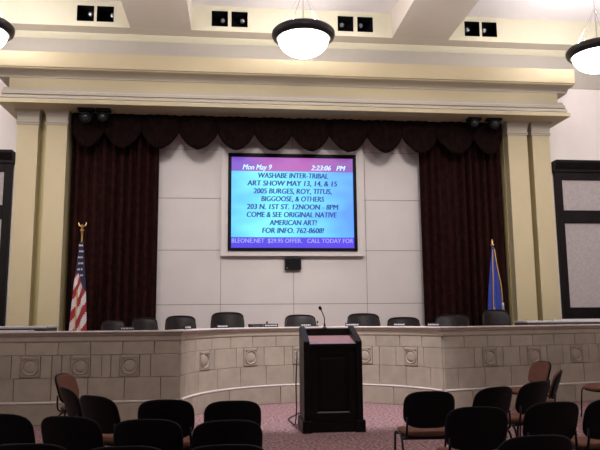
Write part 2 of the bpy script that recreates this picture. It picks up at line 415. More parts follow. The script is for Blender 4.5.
def section(P, Ltot, meds, nm, seg_len, c1off):
    bm = NB(); g = 0.005; ch = 0.005
    nseg = lambda a, b: max(1, int((b-a)/seg_len+0.5))
    patch(bm, P, 0, Ltot, 0, ZT-0.05, -0.22, -0.004, nseg(0, Ltot), 0, 1)              # core
    def course(z0, z1, joints, d1=0.02):
        for a, b in zip(joints, joints[1:]):
            if b-a > 0.03: patch(bm, P, a+g/2, b-g/2, z0+g/2, z1-g/2, -0.01, d1, nseg(a, b), ch)
    def regular(step, off):
        j = [0.0]; s = off
        while s < Ltot-0.05: j.append(s); s += step
        j.append(Ltot); return j
    # plinth course projects with a bevelled ledge
    course(Z0, Z1-0.025, regular(1.05, 0.5), 0.055)
    patch(bm, P, 0, Ltot, Z1-0.025, Z1+0.012, -0.01, 0.060, nseg(0, Ltot), 0.014, 2)
    course(Z1+0.012, Z2, regular(0.52, 0.26))
    j = [0.0]
    for m in meds:
        for dlt in (-0.14-0.16, -0.14, 0.14, 0.14+0.13):
            v = m+dlt
            if v > j[-1]+0.04 and v < Ltot-0.04: j.append(v)
    j.append(Ltot); course(Z2, Z3, j)
    course(Z3, Z4, regular(0.46, c1off))
    shift(build(nm, bm, ['stone', 'mortar', 'captop'], dais))
    # medallions: square block with a carved ring and boss
    for m in meds:
        bm = NB(); p, nn = P(m); tx = Vector((nn.y, -nn.x, 0))*-1; zc = (Z2+Z3)/2
        def w(a, b, d): q = p+tx*a+nn*d; return (q.x, q.y, zc+b)
        # square rim
        s = MED
        for (xa, xb, ya, yb) in ((-s, s, s-0.014, s), (-s, s, -s, -s+0.014), (-s, -s+0.014, -s+0.014, s-0.014), (s-0.014, s, -s+0.014, s-0.014)):
            c = [(xa,ya),(xb,ya),(xb,yb),(xa,yb)]
            A = [bm.verts.new(w(x, y, 0.015)) for x, y in c]; B = [bm.verts.new(w(x, y, 0.036)) for x, y in c]
            for k in range(4): bm.faces.new((A[k], A[(k+1)%4], B[(k+1)%4], B[k]))
            bm.faces.new(A[::-1]); bm.faces.new(B)
        prof = [(0.118,0.015),(0.118,0.030),(0.110,0.040),(0.099,0.034),(0.094,0.021),(0.087,0.021),(0.080,0.028),(0.040,0.031),(0.0,0.032)]
        n_ = 28; rings = []
        for r, d in prof:
            rings.append([bm.verts.new(w(0, 0, d))] if r == 0 else [bm.verts.new(w(r*math.cos(2*PI*k/n_), r*math.sin(2*PI*k/n_), d)) for k in range(n_)])
        for A, B in zip(rings, rings[1:]):
            for k in range(n_):
                if len(B) == 1: bm.faces.new((A[k], A[(k+1)%n_], B[0]))
                else: bm.faces.new((A[k], A[(k+1)%n_], B[(k+1)%n_], B[k]))
        autosmooth(shift(build('medallion', bm, 'cap', dais)), 50)
def s_left(x):
    for i in range(2000):
        s = i*WL/2000; p, _ = P_left(s)
        if _proj_x(p) <= x: return s
def s_right(x):
    for i in range(2000):
        s = i*WR/2000; p, _ = P_right(s)
        if _proj_x(p) >= x: return s
def s_arc(x):
    for i in range(2000):
        s = i*ARC/2000; p, _ = P_arc(s)
        if _proj_x(p) >= x: return s
def _proj_x(p):
    d = Vector((p.x, p.y, 0.8))-CAM; return 300+FPX*d.dot(Rv)/d.dot(Fv)
section(P_left, WL, [s_left(x) for x in (130, 81, 31)]+[s_left(31)+0.76], 'left_wing_stonework', 99, 0.36)
section(P_arc, ARC, [s_arc(x) for x in (203.5, 250, 300, 365, 411.5)], 'curved_stonework', 0.12, 0.23)
section(P_right, WR, [s_right(x) for x in (489, 533.5, 576)]+[s_right(576)+0.80], 'right_wing_stonework', 99, 0.40)
# cap: stepped moulding below a pale top slab, mitred at the corners
def wallpath():
    pts = []
    for k in range(2): p, nn = P_left(WL*(1-k)); pts.append((p, nn))
    m = 48
    for k in range(m+1): p, nn = P_arc(ARC*k/m); pts.append((p, nn))
    for k in range(2): p, nn = P_right(WR*k); pts.append((p, nn))
    # mitre the two corners
    def mit(i, j):
        n2 = (pts[i][1]+pts[j][1]); n2 = n2/ (n2.length_squared/2); pts[i] = (pts[i][0], n2)
        del pts[j]
    mit(len(pts)-3, len(pts)-2); mit(1, 2)
    return pts
WP = wallpath()
def path_sweep(bm, prof, mi=0):
    rows = [[bm.verts.new((p.x+nn.x*d, p.y+nn.y*d, z)) for d, z in prof] for p, nn in WP]
    n_ = len(prof)
    for A, B in zip(rows, rows[1:]):
        for k in range(n_):
            f = bm.faces.new((A[k], A[(k+1)%n_], B[(k+1)%n_], B[k])); f.material_index = mi
    bm.faces.new(rows[0]); bm.faces.new(rows[-1][::-1])
bm = NB()
path_sweep(bm, [(-0.2, Z4+0.003), (0.024, Z4+0.003), (0.030, Z4+0.02), (0.030, ZT-0.075), (0.045, ZT-0.065), (0.055, ZT-0.045), (0.055, ZT-0.03), (-0.2, ZT-0.03)], 0)
path_sweep(bm, [(-0.24, ZT-0.028), (0.065, ZT-0.028), (0.072, ZT-0.02), (0.072, ZT-0.008), (0.062, ZT), (-0.24, ZT)], 1)
shift(build('cap', bm, ['cap', 'captop'], dais))

# ------------------------------------------------------------------ screen
tv = empty('projection_screen', ((TX0+TX1)/2, 14.19, TZ0)); tcx, tcz = (TX0+TX1)/2, TZ0
tag(tv, 'large lit wall screen with blue announcement text and black frame', 'screen')
def L_(o): o.location = (-tcx, -14.19, -tcz); return o
def spx(x, y): p = atY(x, y, 14.2); return p.x, p.z
k = (TX1-TX0)/129.2
def sx(x): return TX0+(x-228.3)*k
kz = (TZ1-TZ0)/97.8
def sz(y): return TZ1-(y-153.2)*kz
bx0, bx1, bz0, bz1 = sx(231.6), sx(354.2), sz(248.3), sz(157)
bm = NB()
for q in ((TX0, bx0, TZ0, TZ1), (bx1, TX1, TZ0, TZ1), (bx0, bx1, TZ0, bz0), (bx0, bx1, bz1, TZ1)): box(bm, q[0], q[1], 14.16, 14.34, q[2], q[3])
L_(build('bezel', bm, 'bezel', tv))
hz, tz = sz(171.2), sz(237.6)
for nm, m_, za, zb in (('picture_panel', 'scr_main', tz, hz), ('header_band', 'scr_head', hz, bz1), ('ticker_band', 'scr_tick', bz0, tz)):
    bm = NB(); box(bm, bx0, bx1, 14.185, 14.33, za, zb); L_(build(nm, bm, m_, tv))
def text(s, x0, x1, yc, hpx, mk, nm, shear=0.12, bold=0.045, yfront=14.181):
    cu = bpy.data.curves.new(nm, 'FONT'); cu.body = s; cu.size = 1; cu.shear = shear; cu.extrude = 0.0; cu.resolution_u = 3
    to = bpy.data.objects.new(nm, cu); COL.objects.link(to)
    bpy.context.view_layer.update()
    me = bpy.data.meshes.new_from_object(to.evaluated_get(bpy.context.evaluated_depsgraph_get()))
    bpy.data.objects.remove(to); bpy.data.curves.remove(cu)
    xs_ = [v.co.x for v in me.vertices]
    mnx, mxx = min(xs_), max(xs_); W = sx(x1)-sx(x0); hgt = hpx*kz
    src = bmesh.new(); src.from_mesh(me); bpy.data.meshes.remove(me)
    # letters are islands; a gap wider than a letter space starts a new word
    seen = set(); isl = []
    for v in src.verts:
        if v in seen: continue
        st = [v]; comp = []; seen.add(v)
        while st:
            q = st.pop(); comp.append(q)
            for e_ in q.link_edges:
                o_ = e_.other_vert(q)
                if o_ not in seen: seen.add(o_); st.append(o_)
        isl.append((min(q.co.x-shear*q.co.y for q in comp), max(q.co.x-shear*q.co.y for q in comp), comp))
    isl.sort(key=lambda t: t[0]); words = []; end = -99
    for a_, b__, comp in isl:
        if a_-end > 0.19: words.append([])
        words[-1].append(comp); end = max(end, b__)
    for wd_ in words:
        bm = NB(); mp = {}
        vs_ = [v for c_ in wd_ for v in c_]; fs_ = set(f for v in vs_ for f in v.link_faces)
        for n_, dx in enumerate((-bold, 0.0, bold) if bold else (0.0,)):
            mp = {v: bm.verts.new((sx(x0)+(v.co.x+dx-mnx)/(mxx-mnx)*W, yfront-0.0006*n_, sz(yc)-hgt/2+v.co.y/0.69*hgt)) for v in vs_}
            for f in fs_: bm.faces.new([mp[v] for v in f.verts])
        L_(build(nm, bm, mk, tv))
    src.free()
for s, x0, x1, y in (('WASHABE INTER-TRIBAL', 258.3, 328.6, 175.3), ('ART SHOW MAY 13, 14, & 15', 247.4, 337.7, 183.2), ('2005 BURGES, ROY, TITUS,', 253.6, 332, 191.2),
                     ('BIGGOOSE, & OTHERS', 261.4, 324.3, 199), ('203 N. 1ST ST. 12NOON - 8PM', 247, 338.6, 207), ('COME & SEE ORIGINAL NATIVE', 247, 337, 214.9),
                     ('AMERICAN ART!', 269.5, 316.5, 222.9), ('FOR INFO. 762-8608!', 262.3, 323.6, 230.8)):
    text(s, x0, x1, y, 5.2, 'ink', 'text_word')
text('Mon May 9', 242.7, 271.8, 167.0, 5.2, 'inklight', 'date_word', 0.3, 0.03)
text('2:23:06   PM', 311.5, 346.6, 167.0, 5.0, 'inklight', 'time_word', 0.3, 0.03)
text('BLEONE.NET  $29.95 OFFER.   CALL TODAY FOR', 232.2, 353, 241.0, 4.2, 'inktick', 'ticker_word', 0.05, 0.02)

# small black box on the wall below the screen
a, b_ = atY(284.5, 258, 14.3), atY(301, 270, 14.3)
e = empty('wall_speaker', ((a.x+b_.x)/2, 14.345, b_.z)); tag(e, 'small black box mounted on the white wall below the screen', 'speaker')
w, h = (b_.x-a.x)/2, a.z-b_.z
bm = NB(); box(bm, -w, w, -0.12, -0.02, 0, h, 0.012); build('cabinet', bm, 'black', e)
bm = NB(); box(bm, -w+0.02, w-0.02, -0.128, -0.119, 0.02, h-0.02, 0.003); build('grille', bm, 'blackmatte', e)
bm = NB(); box(bm, -0.05, 0.05, -0.02, 0.0, h/2-0.05, h/2+0.05); build('bracket', bm, 'black', e)
bm = NB(); box(bm, -w+0.04, -w+0.06, -0.130, -0.127, 0.03, 0.045); o = build('indicator', bm, 'plateink', e)

# ------------------------------------------------------------------ curtains
def curtain(nm, label, x0, x1, Y, z0, z1, npl, seed):
    rnd = random.Random(seed); bm = NB(); nx = int(npl*10); nz = 12
    ph = [rnd.uniform(-0.5, 0.5) for _ in range(npl+2)]; am = [rnd.uniform(0.6, 1.2) for _ in range(npl+2)]
    rows = []
    for j in range(nz+1):
        t = j/nz; row = []
        for i in range(nx+1):
            u = i/nx; q = u*npl; kq = int(q); fr = q-kq
            A = am[kq]*(1-fr)+am[kq+1]*fr; p_ = ph[kq]*(1-fr)+ph[kq+1]*fr
            y = Y + 0.07*A*math.sin(2*PI*q+p_*(0.6+0.4*t)) + 0.012*math.sin(7*q+3*t)
            x = x0+(x1-x0)*u + 0.012*math.sin(2*PI*q*1.0+1.3)*(0.5+0.5*t)
            row.append(bm.verts.new((x, y, z1+(z0-z1)*t)))
        rows.append(row)
    for A, B in zip(rows, rows[1:]):
        for i in range(nx): bm.faces.new((A[i], A[i+1], B[i+1], B[i]))
    o = build(nm, bm, 'velvet', None, True)
    sm = o.modifiers.new('thickness', 'SOLIDIFY'); sm.thickness = 0.008; sm.offset = 0
    return tag(o, label, 'curtain', 'stage curtains')
cl1 = atY(157, 225, 14.1).x; cr0 = atY(421.5, 225, 14.1).x
curtain('stage_curtain', 'tall maroon pleated curtain left of the screen, behind the striped flag', AX-4.84, cl1, 14.12, 0.31, 5.85, 10, 3)
curtain('stage_curtain', 'tall maroon pleated curtain right of the screen, behind the blue flag', cr0, AX+4.84, 14.12, 0.31, 5.85, 11, 5)

# valance of twelve swags
VY = 13.86
val = empty('valance', (AX, VY, 5.2)); tag(val, 'dark scalloped swag valance hanging across the top of the stage opening', 'valance')
cus = [AX-4.79] + [atY(x, 134, VY).x for x in (104.5, 141.5, 179, 217.7, 254.5, 292, 329, 366.5, 401.5, 437, 473)] + [AX+4.79]
zt = 5.88; zc = atY(293, 133, VY).z; zb = atY(293, 152.0, VY).z
def swag(x0, x1, sd):
    nx, nz = 24, 16; bm = NB(); rows = []
    for j in range(nz+1):
        t = j/nz; row = []
        for i in range(nx+1):
            u = i/nx; s = 2*u-1
            zl = zc+(zb-zc)*(1-abs(s)**1.9)**0.85
            z = zt+(zl-zt)*t
            y = VY - (0.05+0.07*t)*(1-abs(s)**2.2) + 0.022*math.cos(9*PI*u+sd)*(1-0.6*t) - 0.018*math.sin(3.2*PI*t*(0.4+0.6*(1-s*s)))*t*(1-abs(s)**2)
            row.append(bm.verts.new((x0-0.01+(x1-x0+0.02)*u-AX, y-VY, z-5.2)))
        rows.append(row)
    for A, B in zip(rows, rows[1:]):
        for i in range(nx): bm.faces.new((A[i], A[i+1], B[i+1], B[i]))
    edge = [v.co.copy() for v in rows[-1]]
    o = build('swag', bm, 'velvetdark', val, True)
    sm = o.modifiers.new('thickness', 'SOLIDIFY'); sm.thickness = 0.012; sm.offset = 0
    bm = NB(); tube(bm, [p+Vector((0, -0.006, 0)) for p in edge], 0.012, 6); build('braid', bm, 'trimbraid', o, True)
for i in range(12): swag(cus[i], cus[i+1], i*1.7)

# ------------------------------------------------------------------ stage lights tucked under the soffit by the valance ends
def stage_light(px, py, label, r=0.10, box_=None):
    p = atY(px, py, 13.52); zt_ = 5.885
    e = empty('hanging_spotlight', (p.x, 13.52, p.z)); tag(e, label, 'spotlight', 'small spotlights under the entablature')
    d = Vector((0.0, -0.85, -0.45)).normalized(); u = Vector((1, 0, 0)); v = d.cross(u)
    bm = NB(); tube(bm, [-d*0.16, -d*0.13, -d*0.02, d*0.06, d*0.07], [0.05, r*0.85, r, r, r*0.92], 20); autosmooth(build('can', bm, 'blackmatte', e))
    bm = NB(); tube(bm, [d*0.066, d*0.080, d*0.088], [r*0.62, r*0.5, r*0.2], 16); build('lens', bm, 'darklens', e, True)
    hz_ = zt_-p.z
    bm = NB(); tube(bm, round_path([(-r-0.02, 0, 0), (-r-0.02, 0, max(0.03, hz_-0.02)), (r+0.02, 0, max(0.03, hz_-0.02)), (r+0.02, 0, 0)], 0.03), 0.008, 6)
    box(bm, -r-0.05, r+0.05, -0.08, 0.10, hz_-0.05, hz_+0.002)
    build('yoke', bm, 'blackmatte', e)
stage_light(86, 117, 'black spotlight close to the left pilaster under the entablature', 0.115)
stage_light(103, 116.5, 'black spotlight under the entablature, farther from the left pilaster')
stage_light(474, 122.5, 'black spotlight under the entablature, farther from the right pilaster')
stage_light(494, 123.5, 'black spotlight close to the right pilaster under the entablature', 0.115)

# ------------------------------------------------------------------ recessed spots in the end beam
SPOTL = ['left spotlight of the pair in the coffer nearest the left picture edge', 'right spotlight of the pair in the coffer nearest the left picture edge',
         'left spotlight of the pair up left of the centre lamp', 'right spotlight of the pair up left of the centre lamp',
         'left spotlight of the pair just right of the centre lamp', 'right spotlight of the pair just right of the centre lamp',
         'left spotlight of the pair left of the right lamp', 'right spotlight of the pair left of the right lamp']
LENS = [(0.10, 0.10), (0.17, 0.08), (0.09, 0.05), (0.09, 0.07), (-0.08, 0.07), (-0.10, 0.08), (-0.08, 0.08), (-0.09, 0.07)]
SPOTPOS = []
for o4, lab, (lx, lz) in zip(OPEN, SPOTL, LENS):
    xc = (o4[0]+o4[1])/2; zc_ = (OZ0+OZ1)/2; w = 0.186
    e = empty('recessed_spotlight', (xc, YB+0.005, zc_)); tag(e, 'black square recessed '+lab, 'spotlight', 'recessed spotlights in the ceiling coffers')
    bm = NB(); D = 0.36; t_ = 0.004; i_ = w-0.004
    for q in ((-i_, -i_+t_, 0.0, D, -i_, i_), (i_-t_, i_, 0.0, D, -i_, i_), (-i_, i_, 0.0, D, -i_, -i_+t_), (-i_, i_, 0.0, D, i_-t_, i_), (-i_, i_, D-t_, D, -i_, i_)): box(bm, *q)
    build('housing', bm, 'housing', e)
    d = Vector((-0.15 if lx > 0 else 0.1, -0.9, -0.35)).normalized(); c = Vector((lx*0.8, 0.17, lz*0.6))
    bm = NB(); tube(bm, [c-d*0.15, c-d*0.12, c+d*0.03, c+d*0.035], [0.03, 0.065, 0.075, 0.068], 20); autosmooth(build('lamp_can', bm, 'housing', e))
    bm = NB(); tube(bm, [c+d*0.030, c+d*0.045, c+d*0.052], [0.056, 0.045, 0.02], 16); build('lens', bm, 'lens', e, True)
    SPOTPOS.append((xc, zc_))

# ------------------------------------------------------------------ pendant lamps
def pendant():
    e = empty('pendant_lamp', (0, 0, 0))
    bm = NB(); pr = [(0.475, -0.005), (0.478, 0.03), (0.52, 0.055), (0.585, 0.05), (0.61, 0.02), (0.612, -0.02), (0.60, -0.065), (0.565, -0.10), (0.53, -0.125), (0.50, -0.11), (0.475, -0.06), (0.475, -0.005)]
    lathe(bm, pr, 56); bmesh.ops.remove_doubles(bm, verts=bm.verts, dist=1e-4); autosmooth(build('rim', bm, 'rim', e), 45)
    bm = NB(); R_ = 0.495; dp = 0.36
    prof = [(R_*math.cos(k/14*PI/2), -0.09-dp*math.sin(k/14*PI/2)) for k in range(14)] + [(0, -0.09-dp)]
    lathe(bm, prof, 56); build('glass_bowl', bm, 'bowl', e, True)
    top = ZC-6.93
    bm = NB(); tube(bm, [(0, 0, 0.0), (0, 0, top)], 0.012, 8); build('rod', bm, 'chrome', e)
    bm = NB(); lathe(bm, [(0, 0.84), (0.03, 0.84), (0.035, 0.87), (0.03, 0.90), (0, 0.90)], 16); build('hub', bm, 'chrome', e)
    for q in range(4):
        a = q*PI/2+0.6
        bm = NB(); tube(bm, [(0.03*math.cos(a), 0.03*math.sin(a), 0.86), (0.55*math.cos(a), 0.55*math.sin(a), 0.045)], 0.0045, 6); build('wire', bm, 'chrome', e)
    bm = NB()
    for q in range(2):
        a = q*PI/2+0.6
        tube(bm, [(0.49*math.cos(a), 0.49*math.sin(a), 0.0), (-0.49*math.cos(a), -0.49*math.sin(a), 0.0)], 0.010, 6)
    build('strut', bm, 'rim', e)
    bm = NB(); lathe(bm, [(0, top-0.05), (0.04, top-0.05), (0.10, top-0.02), (0.11, top), (0, top)], 24); build('canopy', bm, 'rim', e)
    return e
LAMPY = 11.8
PEND = [(AX-6.03, 6.84, 'lit bowl pendant lamp cut off by the left picture edge'), (AX-0.02, 6.93, 'lit bowl pendant lamp at centre above the screen'),
        (AX+6.02, 6.82, 'lit bowl pendant lamp at the right picture edge')]
e0 = pendant()
for i, (x, z, lab) in enumerate(PEND):
    e = e0 if i == 0 else copy_tree(e0)
    e.location = (x, LAMPY, z); tag(e, lab, 'lamp', 'bowl pendant lamps')

# ------------------------------------------------------------------ lectern
LX0, LX1, LYF, LYB = 0.955, 1.765, 8.60, 9.18
lec = empty('lectern', ((LX0+LX1)/2, (LYF+LYB)/2, 0)); tag(lec, 'dark wooden lectern with raised sides on the carpet facing the dais', 'lectern')
hw, hd = (LX1-LX0)/2, (LYB-LYF)/2; tp = 0.095
zf, zbk = 1.17, 1.36
def side(x0, x1):
    bm = NB(); prof = [(-hd, 0.0), (-hd, zf), (-hd+0.05, zf+0.02), (hd-0.04, zbk), (hd, zbk), (hd, 0.0)]
    extrude_x(bm, prof, x0, x1); r = bmesh.ops.bevel(bm, geom=bm.edges[:], offset=0.006, segments=2, affect='EDGES')
    return bm
s1 = build('side_panel', side(-hw+0.015, -hw+tp), 'wood', lec); s2 = build('side_panel', side(hw-tp, hw-0.015), 'wood', lec)
bm = NB(); box(bm, -hw+tp, hw-tp, -hd+0.06, -hd+0.10, 0.12, 1.10); build('front_panel', bm, 'wood', lec)
bm = NB(); iw = hw-tp
for q in ((-iw, iw, 1.0, 1.10), (-iw, iw, 0.12, 0.25), (-iw, -iw+0.1, 0.25, 1.0), (iw-0.1, iw, 0.25, 1.0)):
    box(bm, q[0], q[1], -hd+0.035, -hd+0.062, q[2], q[3], 0.006)
box(bm, -iw+0.14, iw-0.14, -hd+0.045, -hd+0.062, 0.29, 0.96, 0.012)
build('raised_moulding', bm, 'wood', lec)
bm = NB(); box(bm, -iw+0.10, iw-0.10, -hd+0.022, -hd+0.05, 0.245, 0.262, 0.004); build('bead', bm, 'deskedge', lec)
bm = NB(); extrude_x(bm, [(-hd+0.01, 1.105), (-hd+0.01, 1.135), (hd-0.06, 1.235), (hd-0.06, 1.20)], -iw, iw)
o = build('reading_surface', bm, 'woodlight', lec); o['label'] = 'pinkish brown sloped reading surface'
bm = NB(); box(bm, -iw, iw, -hd-0.004, -hd+0.02, 1.10, 1.142, 0.005); build('lip', bm, 'wood', lec)
bm = NB(); box(bm, -iw, iw, hd-0.06, hd-0.01, 0.0, zbk-0.03, 0.005); build('back_panel', bm, 'wood', lec)
bm = NB(); box(bm, -hw+0.02, hw-0.02, -hd+0.03, hd-0.02, 0.0, 0.12); build('plinth', bm, 'wood', lec)
for sgn in (-1, 1):
    bm = NB(); x0, x1 = sorted((sgn*(hw+0.012), sgn*(hw-tp-0.025))); box(bm, x0, x1, -hd-0.025, hd+0.01, 0, 0.155, 0.012); build('foot_block', bm, 'wood', lec)
# gooseneck microphone standing on the lectern's back
mc = empty('gooseneck_microphone', (1.33, LYB-0.035, zbk-0.028)); tag(mc, 'thin black gooseneck microphone rising from the lectern top', 'microphone')
bm = NB(); lathe(bm, [(0, 0), (0.035, 0), (0.035, 0.012), (0.014, 0.03), (0.014, 0.07), (0, 0.07)], 16); build('base', bm, 'black', mc)
bm = NB(); tube(bm, [(0, 0, 0.05), (0, 0, 0.13), (-0.008, -0.01, 0.17), (-0.03, -0.03, 0.215), (-0.055, -0.05, 0.265)], 0.0075, 8); build('gooseneck', bm, 'black', mc)
bm = NB(); d = Vector((-0.4, -0.4, 0.75)).normalized(); p = Vector((-0.055, -0.05, 0.262))
tube(bm, [p, p+d*0.01, p+d*0.04, p+d*0.055, p+d*0.06], [0.01, 0.02, 0.022, 0.016, 0.004], 12); build('head', bm, 'blackmatte', mc, True)
# cable along the lectern's left side
bm = NB(); tube(bm, round_path([(LX0-0.02, LYB-0.05, 1.02), (LX0-0.04, LYB-0.06, 0.6), (LX0-0.03, LYB-0.02, 0.2), (LX0-0.05, LYB-0.02, 0.012), (LX0-0.1, LYB+0.6, 0.012), (LX0+0.3, LYB+1.6, 0.012)], 0.1), 0.009, 6)
tag(build('cable', bm, 'cable', None, True), 'black cable hanging down the left side of the lectern', 'cable')

# ------------------------------------------------------------------ council chairs on the platform
def exec_chair():
    e = empty('council_chair', (0, 0, 0))
    # faces -y (towards the hall)
    def bk(u, v, w):
        wd = 0.33*(1-0.06*max(0, v)**2); z = 0.86+0.34*v - 0.022*max(0, v)*u*u
        y = 0.24 - 0.10*u*u + 0.06*v + w*(0.055-0.015*u*u) - (0.02*math.cos(3*v) if w < 0 else 0)
        return (wd*u, y, z)
    bm = NB(); pad(bm, bk, 7, na=64); build('backrest', bm, 'leather', e, True)
    bm = NB(); pts = []
    for q in range(33):
        u = -1+2*q/32; qv = (1-min(1, abs(u*0.97))**7)**(1/7); pts.append(Vector(bk(u*0.97, qv*0.985, -0.75)))
    tube(bm, pts, 0.010, 6); build('piping', bm, 'leather', e, True)
    bm = NB(); pad(bm, lambda u, v, w: (0.29*u, -0.02+0.29*v, 0.50+0.05*w-0.02*v*v), 4); build('seat', bm, 'leather', e, True)
    for s in (-1, 1):
        bm = NB(); tube(bm, round_path([(s*0.30, 0.20, 0.50), (s*0.34, 0.18, 0.72), (s*0.34, -0.16, 0.72), (s*0.31, -0.14, 0.48)], 0.08), 0.022, 8); build('armrest', bm, 'leather', e, True)
    bm = NB(); lathe(bm, [(0, 0.44), (0.12, 0.44), (0.12, 0.42), (0.035, 0.38), (0.03, 0.10), (0.05, 0.09), (0.05, 0.06), (0, 0.06)], 20); build('column', bm, 'chrome', e)
    bm = NB()
    for q in range(5):
        a = 2*PI*q/5+0.3; tube(bm, [(0, 0, 0.09), (0.30*math.cos(a), 0.30*math.sin(a), 0.05)], [0.03, 0.018], 8)
    build('base', bm, 'black', e)
    for q in range(5):
        a = 2*PI*q/5+0.3; bm = NB(); c = (0.30*math.cos(a), 0.30*math.sin(a)); 
        tube(bm, [(c[0]-0.02, c[1], 0.026), (c[0]+0.02, c[1], 0.026)], 0.026, 12); build('caster', bm, 'black', e)
    return e
ex0 = exec_chair()
CH = [(108, 126, 320, 0.40, 13.55, 'leftmost black leather council chair behind the dais, in front of the left curtain'),
      (135, 160, 317.5, 0.28, 12.75, 'second black leather council chair from the left behind the dais'),
      (167, 198, 315.5, 0.18, 12.85, 'black leather council chair third from left, behind the dais corner'),
      (211, 245, 312, 0.05, 12.95, 'tall black leather council chair left below the screen'),
      (284, 316, 314.5, 0.0, 13.05, 'black leather council chair directly behind the lectern'),
      (346, 379, 313.2, -0.05, 12.95, 'black leather council chair just right of the lectern microphone'),
      (385, 417, 317, -0.2, 12.9, 'black leather council chair left of the right curtain, against white wall'),
      (432, 463, 314.0, -0.4, 12.9, 'second black leather council chair from the right, before the maroon curtain'),
      (480, 507, 309.5, -0.1, 12.9, 'rightmost black leather council chair below the blue flag')]
for i, (xa, xb, yt, rz, Y, lab) in enumerate(CH):
    e = ex0 if i == 0 else copy_tree(ex0)
    pa, pb = atY(xa, yt, Y), atY(xb, yt, Y); wd = (pb.x-pa.x)/0.66
    wd = wd/ (math.cos(rz)*0.9+0.1)
    top = atY((xa+xb)/2, yt, Y-0.02).z
    sc = max(0.76, min(1.08, wd)); e.scale = (sc, sc, (top-0.305)/1.20)
    e.location = ((pa.x+pb.x)/2, Y-0.22, 0.302); e.rotation_euler = (0, 0, rz)
    tag(e, lab, 'chair', 'council chairs behind the dais')

# name plates, microphones and boxes lying on the dais cap / ledge
def on_cap(px, depth_in=0.10):
    """a point on the cap under picture column px"""
    best = None
    for P, T in ((P_left, WL), (P_arc, ARC), (P_right, WR)):
        for i in range(600):
            p, nn = P(T*i/600); q = p-nn*depth_in
            d = Vector((q.x, q.y, ZT))-CAM; x = 300+FPX*d.dot(Rv)/d.dot(Fv)
            if best is None or abs(x-px) < best[0]: best = (abs(x-px), q, nn)
    return best[1], best[2]
def nameplate(px, wpx, label):
    p, nn = on_cap(px, 0.12); w = wpx*p.y/FPX/2
    e = empty('nameplate', (p.x, p.y, ZT+0.001), math.atan2(nn.y, nn.x)+PI/2); tag(e, label, 'nameplate', 'name plates on the dais')
    bm = NB(); extrude_x(bm, [(-0.02, 0), (-0.012, 0.06), (-0.004, 0.06), (0.012, 0.0)], -w, w); build('holder', bm, 'black', e)
    rnd = random.Random(int(px)); bm = NB(); x = -w+0.02
    while x < w-0.02:
        l = rnd.uniform(0.02, 0.045); x1 = min(w-0.012, x+l)
        A = [bm.verts.new(q) for q in ((x, -0.0185, 0.018), (x1, -0.0185, 0.018), (x1, -0.0155, 0.042), (x, -0.0155, 0.042))]; bm.faces.new(A); x = x1+0.008
    build('lettering', bm, 'plateink', e)
nameplate(127, 14, 'name plate between the two leftmost council chairs')
nameplate(187, 14, 'name plate on the dais at its left corner')
nameplate(222, 15, 'name plate in front of the tall chair left below the screen')
nameplate(270.5, 15, 'name plate right of the small black box on the dais')
nameplate(306, 11, 'name plate directly behind the lectern')
nameplate(352, 14, 'name plate just right of the lectern')
nameplate(400, 14, 'name plate before the chair left of the right curtain')
nameplate(434, 17, 'wide name plate at the right corner of the dais')
p, nn = on_cap(255.5, 0.14); e = empty('radio_box', (p.x, p.y, ZT+0.001), math.atan2(nn.y, nn.x)+PI/2); tag(e, 'small black box lying on the dais left of the lectern', 'box')
bm = NB(); box(bm, -0.125, 0.125, -0.06, 0.06, 0.008, 0.058, 0.008); build('case', bm, 'black', e)
bm = NB(); box(bm, -0.115, 0.115, -0.063, -0.058, 0.024, 0.034); build('slot', bm, 'deskedge', e)
bm = NB()
for q in ((-0.11, -0.05), (0.09, -0.05), (-0.11, 0.03), (0.09, 0.03)): box(bm, q[0], q[0]+0.02, q[1], q[1]+0.02, 0, 0.01)
build('foot', bm, 'blackmatte', e)
def deskmic(px, hgt, label):
    p, nn = on_cap(px, 0.18); e = empty('desk_microphone', (p.x, p.y, ZT+0.001)); tag(e, label, 'microphone', 'small microphones on the dais')
    bm = NB(); lathe(bm, [(0, 0), (0.03, 0), (0.03, 0.01), (0.01, 0.02), (0, 0.02)], 14); build('base', bm, 'black', e)
    bm = NB(); tube(bm, [(0, 0, 0.015), (0, -0.01, hgt*0.6), (0, -0.03, hgt-0.02)], 0.005, 6); build('stem', bm, 'black', e)
    bm = NB(); tube(bm, [(0, -0.028, hgt-0.025), (0, -0.034, hgt-0.01), (0, -0.042, hgt+0.005), (0, -0.046, hgt+0.012)], [0.010, 0.017, 0.015, 0.004], 10); build('head', bm, 'blackmatte', e, True)
deskmic(267, 0.09, 'tiny black microphone on the dais left of the lectern')
deskmic(317.5, 0.09, 'tiny black microphone on the dais behind the lectern')

# ------------------------------------------------------------------ side desks on the platform behind the wings
def sidedesk(x0, x1, y0, y1, zt_, label, base):
    e = empty('side_desk', ((x0+x1)/2, (y0+y1)/2, base)); zt_ -= base; tag(e, label, 'desk', 'side desks behind the dais wings')
    w, d = (x1-x0)/2, (y1-y0)/2
    bm = NB(); box(bm, -w, w, -d, d, zt_-0.035, zt_, 0.006); build('desktop', bm, 'deskgrey', e)
    bm = NB(); box(bm, -w+0.02, w-0.02, -d+0.02, -d+0.06, 0.0, zt_-0.035); build('modesty_panel', bm, 'deskedge', e)
    for s in (-1, 1):
        bm = NB(); xx0, xx1 = sorted((s*(w-0.02), s*(w-0.06))); box(bm, xx0, xx1, -d+0.06, d-0.02, 0.0, zt_-0.035); build('side_panel', bm, 'deskedge', e)
    return e
pl = atY(52, 327, 10.9); pr_ = atY(534, 322, 12.0)
sidedesk(pl.x-3.4, pl.x, 10.6, 11.3, atY(30, 326.3, 10.6).z, 'pale topped side desk behind the left dais wing below the cream pilasters', 0)
zrd = atY(545, 320.8, 12.3).z
